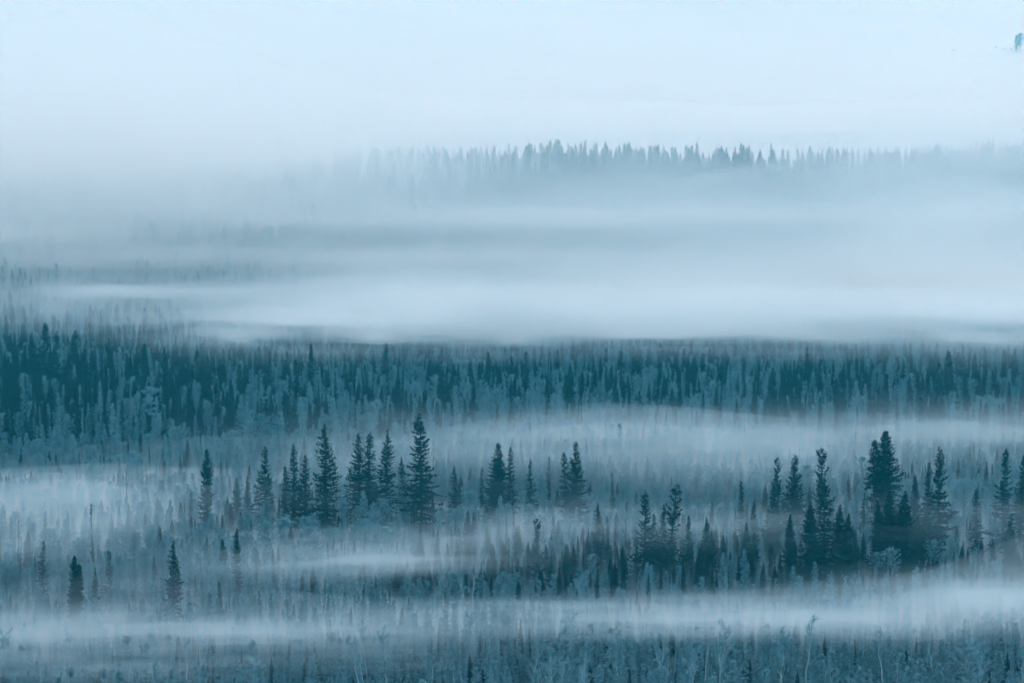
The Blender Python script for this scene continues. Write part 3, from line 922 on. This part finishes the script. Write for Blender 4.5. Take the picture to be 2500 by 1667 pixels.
forest('frosted_forest', [t for t in rest if t[0] != 'spruce'], 'mass of pale frosted trees filling the valley between the spruces', 'forest')

# low frosted scrub under the trees
scrub = []
for _ in range(1300):
    y = math.sqrt(rf.uniform(395 ** 2, 640 ** 2)); half = y * 0.178 + 20; x = rf.uniform(-half, half)
    scrub.append(('larch', x, y, rf.uniform(1.6, 4.5), rf.choice(['wisp', 'larch', 'oval']), rf.uniform(1.2, 2.2)))
forest('scrub', scrub, 'low frosted scrub covering the valley floor under the trees', 'scrub')

# ---------------------------------------------------------------- far snowy hillside: a bare tree and a few stones
FAR_THINGS = [(605.1, 3474.5), (601.2, 3479.0)]
for i, (x, y) in enumerate(FAR_THINGS):
    plant('lone_tree', x, y, 23 - 3 * i, ['oval', 'larch'][i], 1.5, ['pale lone tree with full crown on the far snowy hillside', 'slighter pointed tree beside the lone tree on the far snowy hillside'][i], 'tree')
def boulder(seed, size):
    rnd = random.Random(seed); bm_v = []; faces = []
    rows, cols = 5, 9
    for j in range(rows + 1):
        ph = math.pi * j / rows
        for i in range(cols):
            a = 2 * math.pi * i / cols; r = size * (1 + rnd.uniform(-.22, .22))
            bm_v.append((r * math.sin(ph) * math.cos(a), r * math.sin(ph) * math.sin(a) * .8, r * .75 * math.cos(ph)))
    for j in range(rows):
        for i in range(cols):
            k = (i + 1) % cols
            faces.append((j * cols + i, (j + 1) * cols + i, (j + 1) * cols + k, j * cols + k))
    return mesh_from('boulder', bm_v, faces, M_ROCK)
STONES = [(525.5, 3473.0, 1.2, 'pale boulder on the snowy hillside farther from the lone tree'), (512.0, 3476.5, 0.8, 'smallest faint boulder on the snowy hillside farthest from the lone tree'), (582.7, 3512.0, 1.4, 'largest boulder on the snowy hillside near the lone tree'), (589.5, 3493.0, 1.3, 'low wide boulder on the snowy hillside near the lone tree'), (597.6, 3491.5, 1.2, 'boulder on the snowy hillside close beside the lone tree')]
for i, (x, y, s, words) in enumerate(STONES):
    b = link('boulder', boulder(60 + i, s))
    b.location = (x, y, float(ground_z(x, y)) + s * 0.3)
    b['label'] = words; b['category'] = 'boulder'; b['group'] = 'stones on the snowy hillside'

# ---------------------------------------------------------------- fog, mist and haze
def noise2(x, y, seed):
    xi, yi = np.floor(x).astype(int), np.floor(y).astype(int); fx, fy = x - xi, y - yi
    fx = fx * fx * (3 - 2 * fx); fy = fy * fy * (3 - 2 * fy)
    def h(a, b):
        n = np.sin(a * 127.1 + b * 311.7 + seed * 74.7) * 43758.5453
        return n - np.floor(n)
    return (h(xi, yi) * (1-fx) + h(xi+1, yi) * fx) * (1-fy) + (h(xi, yi+1) * (1-fx) + h(xi+1, yi+1) * fx) * fy
def fbm(x, y, seed, octaves=4):
    s = 0; a = 0.5
    for o in range(octaves):
        s = s + a * (noise2(x, y, seed + o) - 0.5) * 2; x = x * 2.03; y = y * 2.03; a *= 0.5
    return s

def bank_depth(banks, x, y, seed, base, soft=1.0):
    wob = fbm(x / 55.0, y / 38.0, seed)
    yy = y + 14 * fbm(x / 80.0, y / 90.0, seed + 9)
    h = base(x, y)
    for (bx, by, sx, sy, A, skew) in banks:
        dx = (x - bx) / (sx * soft); dy = (yy - by - skew * (x - bx)) / (sy * soft)
        h = h + A * np.exp(-dx * dx - dy * dy)
    return h * (1 + 0.40 * wob) + 0.9 * wob

def fog_layer(name, banks, seed, base, density, lifts, label, y0, y1, ny, nx):
    """fog thins out upwards: sheets of even density, one inside the other, each a little lower than the last"""
    ys = np.linspace(y0, y1, ny); u = np.linspace(-1, 1, nx)
    Y = np.repeat(ys[:, None], nx, 1); X = u[None, :] * (Y * 0.178 + 70)
    g = ground_z(X, Y)
    edge = np.minimum(1, np.minimum((Y - y0) / 40, (y1 - Y) / 40))
    n = ny * nx
    faces = []
    for j in range(ny - 1):
        for i in range(nx - 1):
            a = j * nx + i
            faces.append((a, a+1, a+nx+1, a+nx)); faces.append((n+a, n+a+nx, n+a+nx+1, n+a+1))
    for i in range(nx - 1):
        faces.append((i+1, i, n+i, n+i+1)); b = (ny-1) * nx + i; faces.append((b, b+1, n+b+1, n+b))
    for j in range(ny - 1):
        a = j * nx; faces.append((a, a+nx, n+a+nx, n+a)); b = a + nx - 1; faces.append((b+nx, b, n+b, n+b+nx))
    for k, (lift, share) in enumerate(lifts):
        depth = bank_depth(banks, X, Y, seed + 31 * k, base, 0.85 + 0.18 * k) * lift
        top = g + np.maximum(-2.4, depth * edge - 2.4 * (1 - edge))
        bot = g - 3.0 - 0.07 * k
        verts = np.concatenate([np.stack([X, Y, top], -1).reshape(-1, 3), np.stack([X, Y, bot], -1).reshape(-1, 3)])
        ob = link(name, mesh_from(name, verts.tolist(), faces, air(name, density * share, FOG_COLOUR)))
        ob['kind'] = 'stuff'; ob['label'] = label[k]; ob['category'] = 'fog'
FOG_COLOUR = (0.76, 0.92, 1.0)
WORDS = ['lowest thickest', 'low thick', 'middle', 'upper thin', 'topmost thinnest']
fog_layer('ground_fog', FOG_BANKS, 3, lambda x, y: -1.2 + 3.3 / (1 + np.exp((y - 800) / 22.0)) / (1 + np.exp((500 - y) / 10.0)), 0.020, [(0.5, .42), (1.0, .34), (1.6, .24)],
          [w + ' sheet of the white fog banks lying in the forest' for w in WORDS], 380, 1640, 300, 130)
fog_layer('mist', MIST_BANKS, 21, lambda x, y: -0.3 + 4.2 / (1 + np.exp((y - 820) / 25.0)) / (1 + np.exp((500 - y) / 10.0)), 0.0068, [(0.6, .5), (1.2, .5)],
          [w + ' sheet of the pale mist over valley and ridge' for w in WORDS], 370, 2700, 230, 70)

M_WISP = air('fog_wisp', 0.040, FOG_COLOUR)
def wisp(i, x0, y0, sx, sy, lift, thick, skew):
    rings, segs = 12, 48; n = rings * segs; faces = []
    for r in range(rings):
        for s in range(segs):
            k = (s + 1) % segs; a, b = r * segs + s, r * segs + k
            if r < rings - 1: c, d = (r + 1) * segs + k, (r + 1) * segs + s; c2, d2 = n + c, n + d
            else: c, d = 2 * n + k, 2 * n + s; c2, d2 = c, d
            faces.append((a, d, c, b)); faces.append((n + a, n + b, c2, d2))
    # lens-shaped veils, one round the other, so that the streak thins out towards its rim
    veils = [(0.62, 0.30, 0.0), (1.0, 0.36, -1.3), (1.45, 0.34, 1.1)] if y0 < 1000 else [(0.75, 0.5, -0.8), (1.3, 0.5, 0.8)]
    for q, (wide_, share, rise) in enumerate(veils):
        ax, ay = sx * wide_, sy * wide_; seed = 50 + 7 * i + q
        rr = np.repeat(2.1 * np.arange(rings) / rings, segs); ang = np.tile(np.arange(segs) * 2 * math.pi / segs, rings)
        x, y = x0 + ax * rr * np.cos(ang), y0 + ay * rr * np.sin(ang)
        y = y + skew * (x - x0) + 0.35 * ay * fbm(x / (0.6 * ax), np.full(x.shape, 0.5), seed + 600, 3)
        def mid(x, y): return ground_z(np.full(x.shape, x0), y) * 0.7 + ground_z(x, y) * 0.3 + lift + rise + 0.6 * fbm(x / 70.0, y / 70.0, seed)
        t = share * thick * (np.exp(-rr * rr) - math.exp(-2.1 ** 2)) * np.clip(1 + 1.0 * fbm(x / (0.5 * ax), y / (0.6 * ay), seed + 300, 3), 0.15, 3)
        ra = np.arange(segs) * 2 * math.pi / segs
        rx, ry = x0 + 2.1 * ax * np.cos(ra), y0 + 2.1 * ay * np.sin(ra)
        ry = ry + skew * (rx - x0) + 0.35 * ay * fbm(rx / (0.6 * ax), np.full(rx.shape, 0.5), seed + 600, 3)
        allv = np.concatenate([np.stack([x, y, mid(x, y) + t / 2], -1), np.stack([x, y, mid(x, y) - t / 2], -1), np.stack([rx, ry, mid(rx, ry)], -1)])
        ob = link('fog_wisp', mesh_from('fog_wisp', allv.tolist(), faces, M_WISP))
        ob['kind'] = 'stuff'; ob['label'] = 'thin streak of fog drifting level with the tree tops'; ob['category'] = 'fog'; ob['group'] = 'drifting streaks of fog'
for i, w in enumerate(WISPS): wisp(i, *w)

hx0, hx1, hy0, hy1, hz0, hz1 = -2420, 2420, -230, 6930, -14, 470
hv = [(x, y, z) for z in (hz0, hz1) for y in (hy0, hy1) for x in (hx0, hx1)]
hf = [(0, 2, 3, 1), (4, 5, 7, 6), (0, 1, 5, 4), (2, 6, 7, 3), (0, 4, 6, 2), (1, 3, 7, 5)]
haze = link('haze', mesh_from('haze', hv, hf, M_HAZE))
haze['kind'] = 'stuff'; haze['label'] = 'cool blue haze filling the air over the valley'; haze['category'] = 'haze'
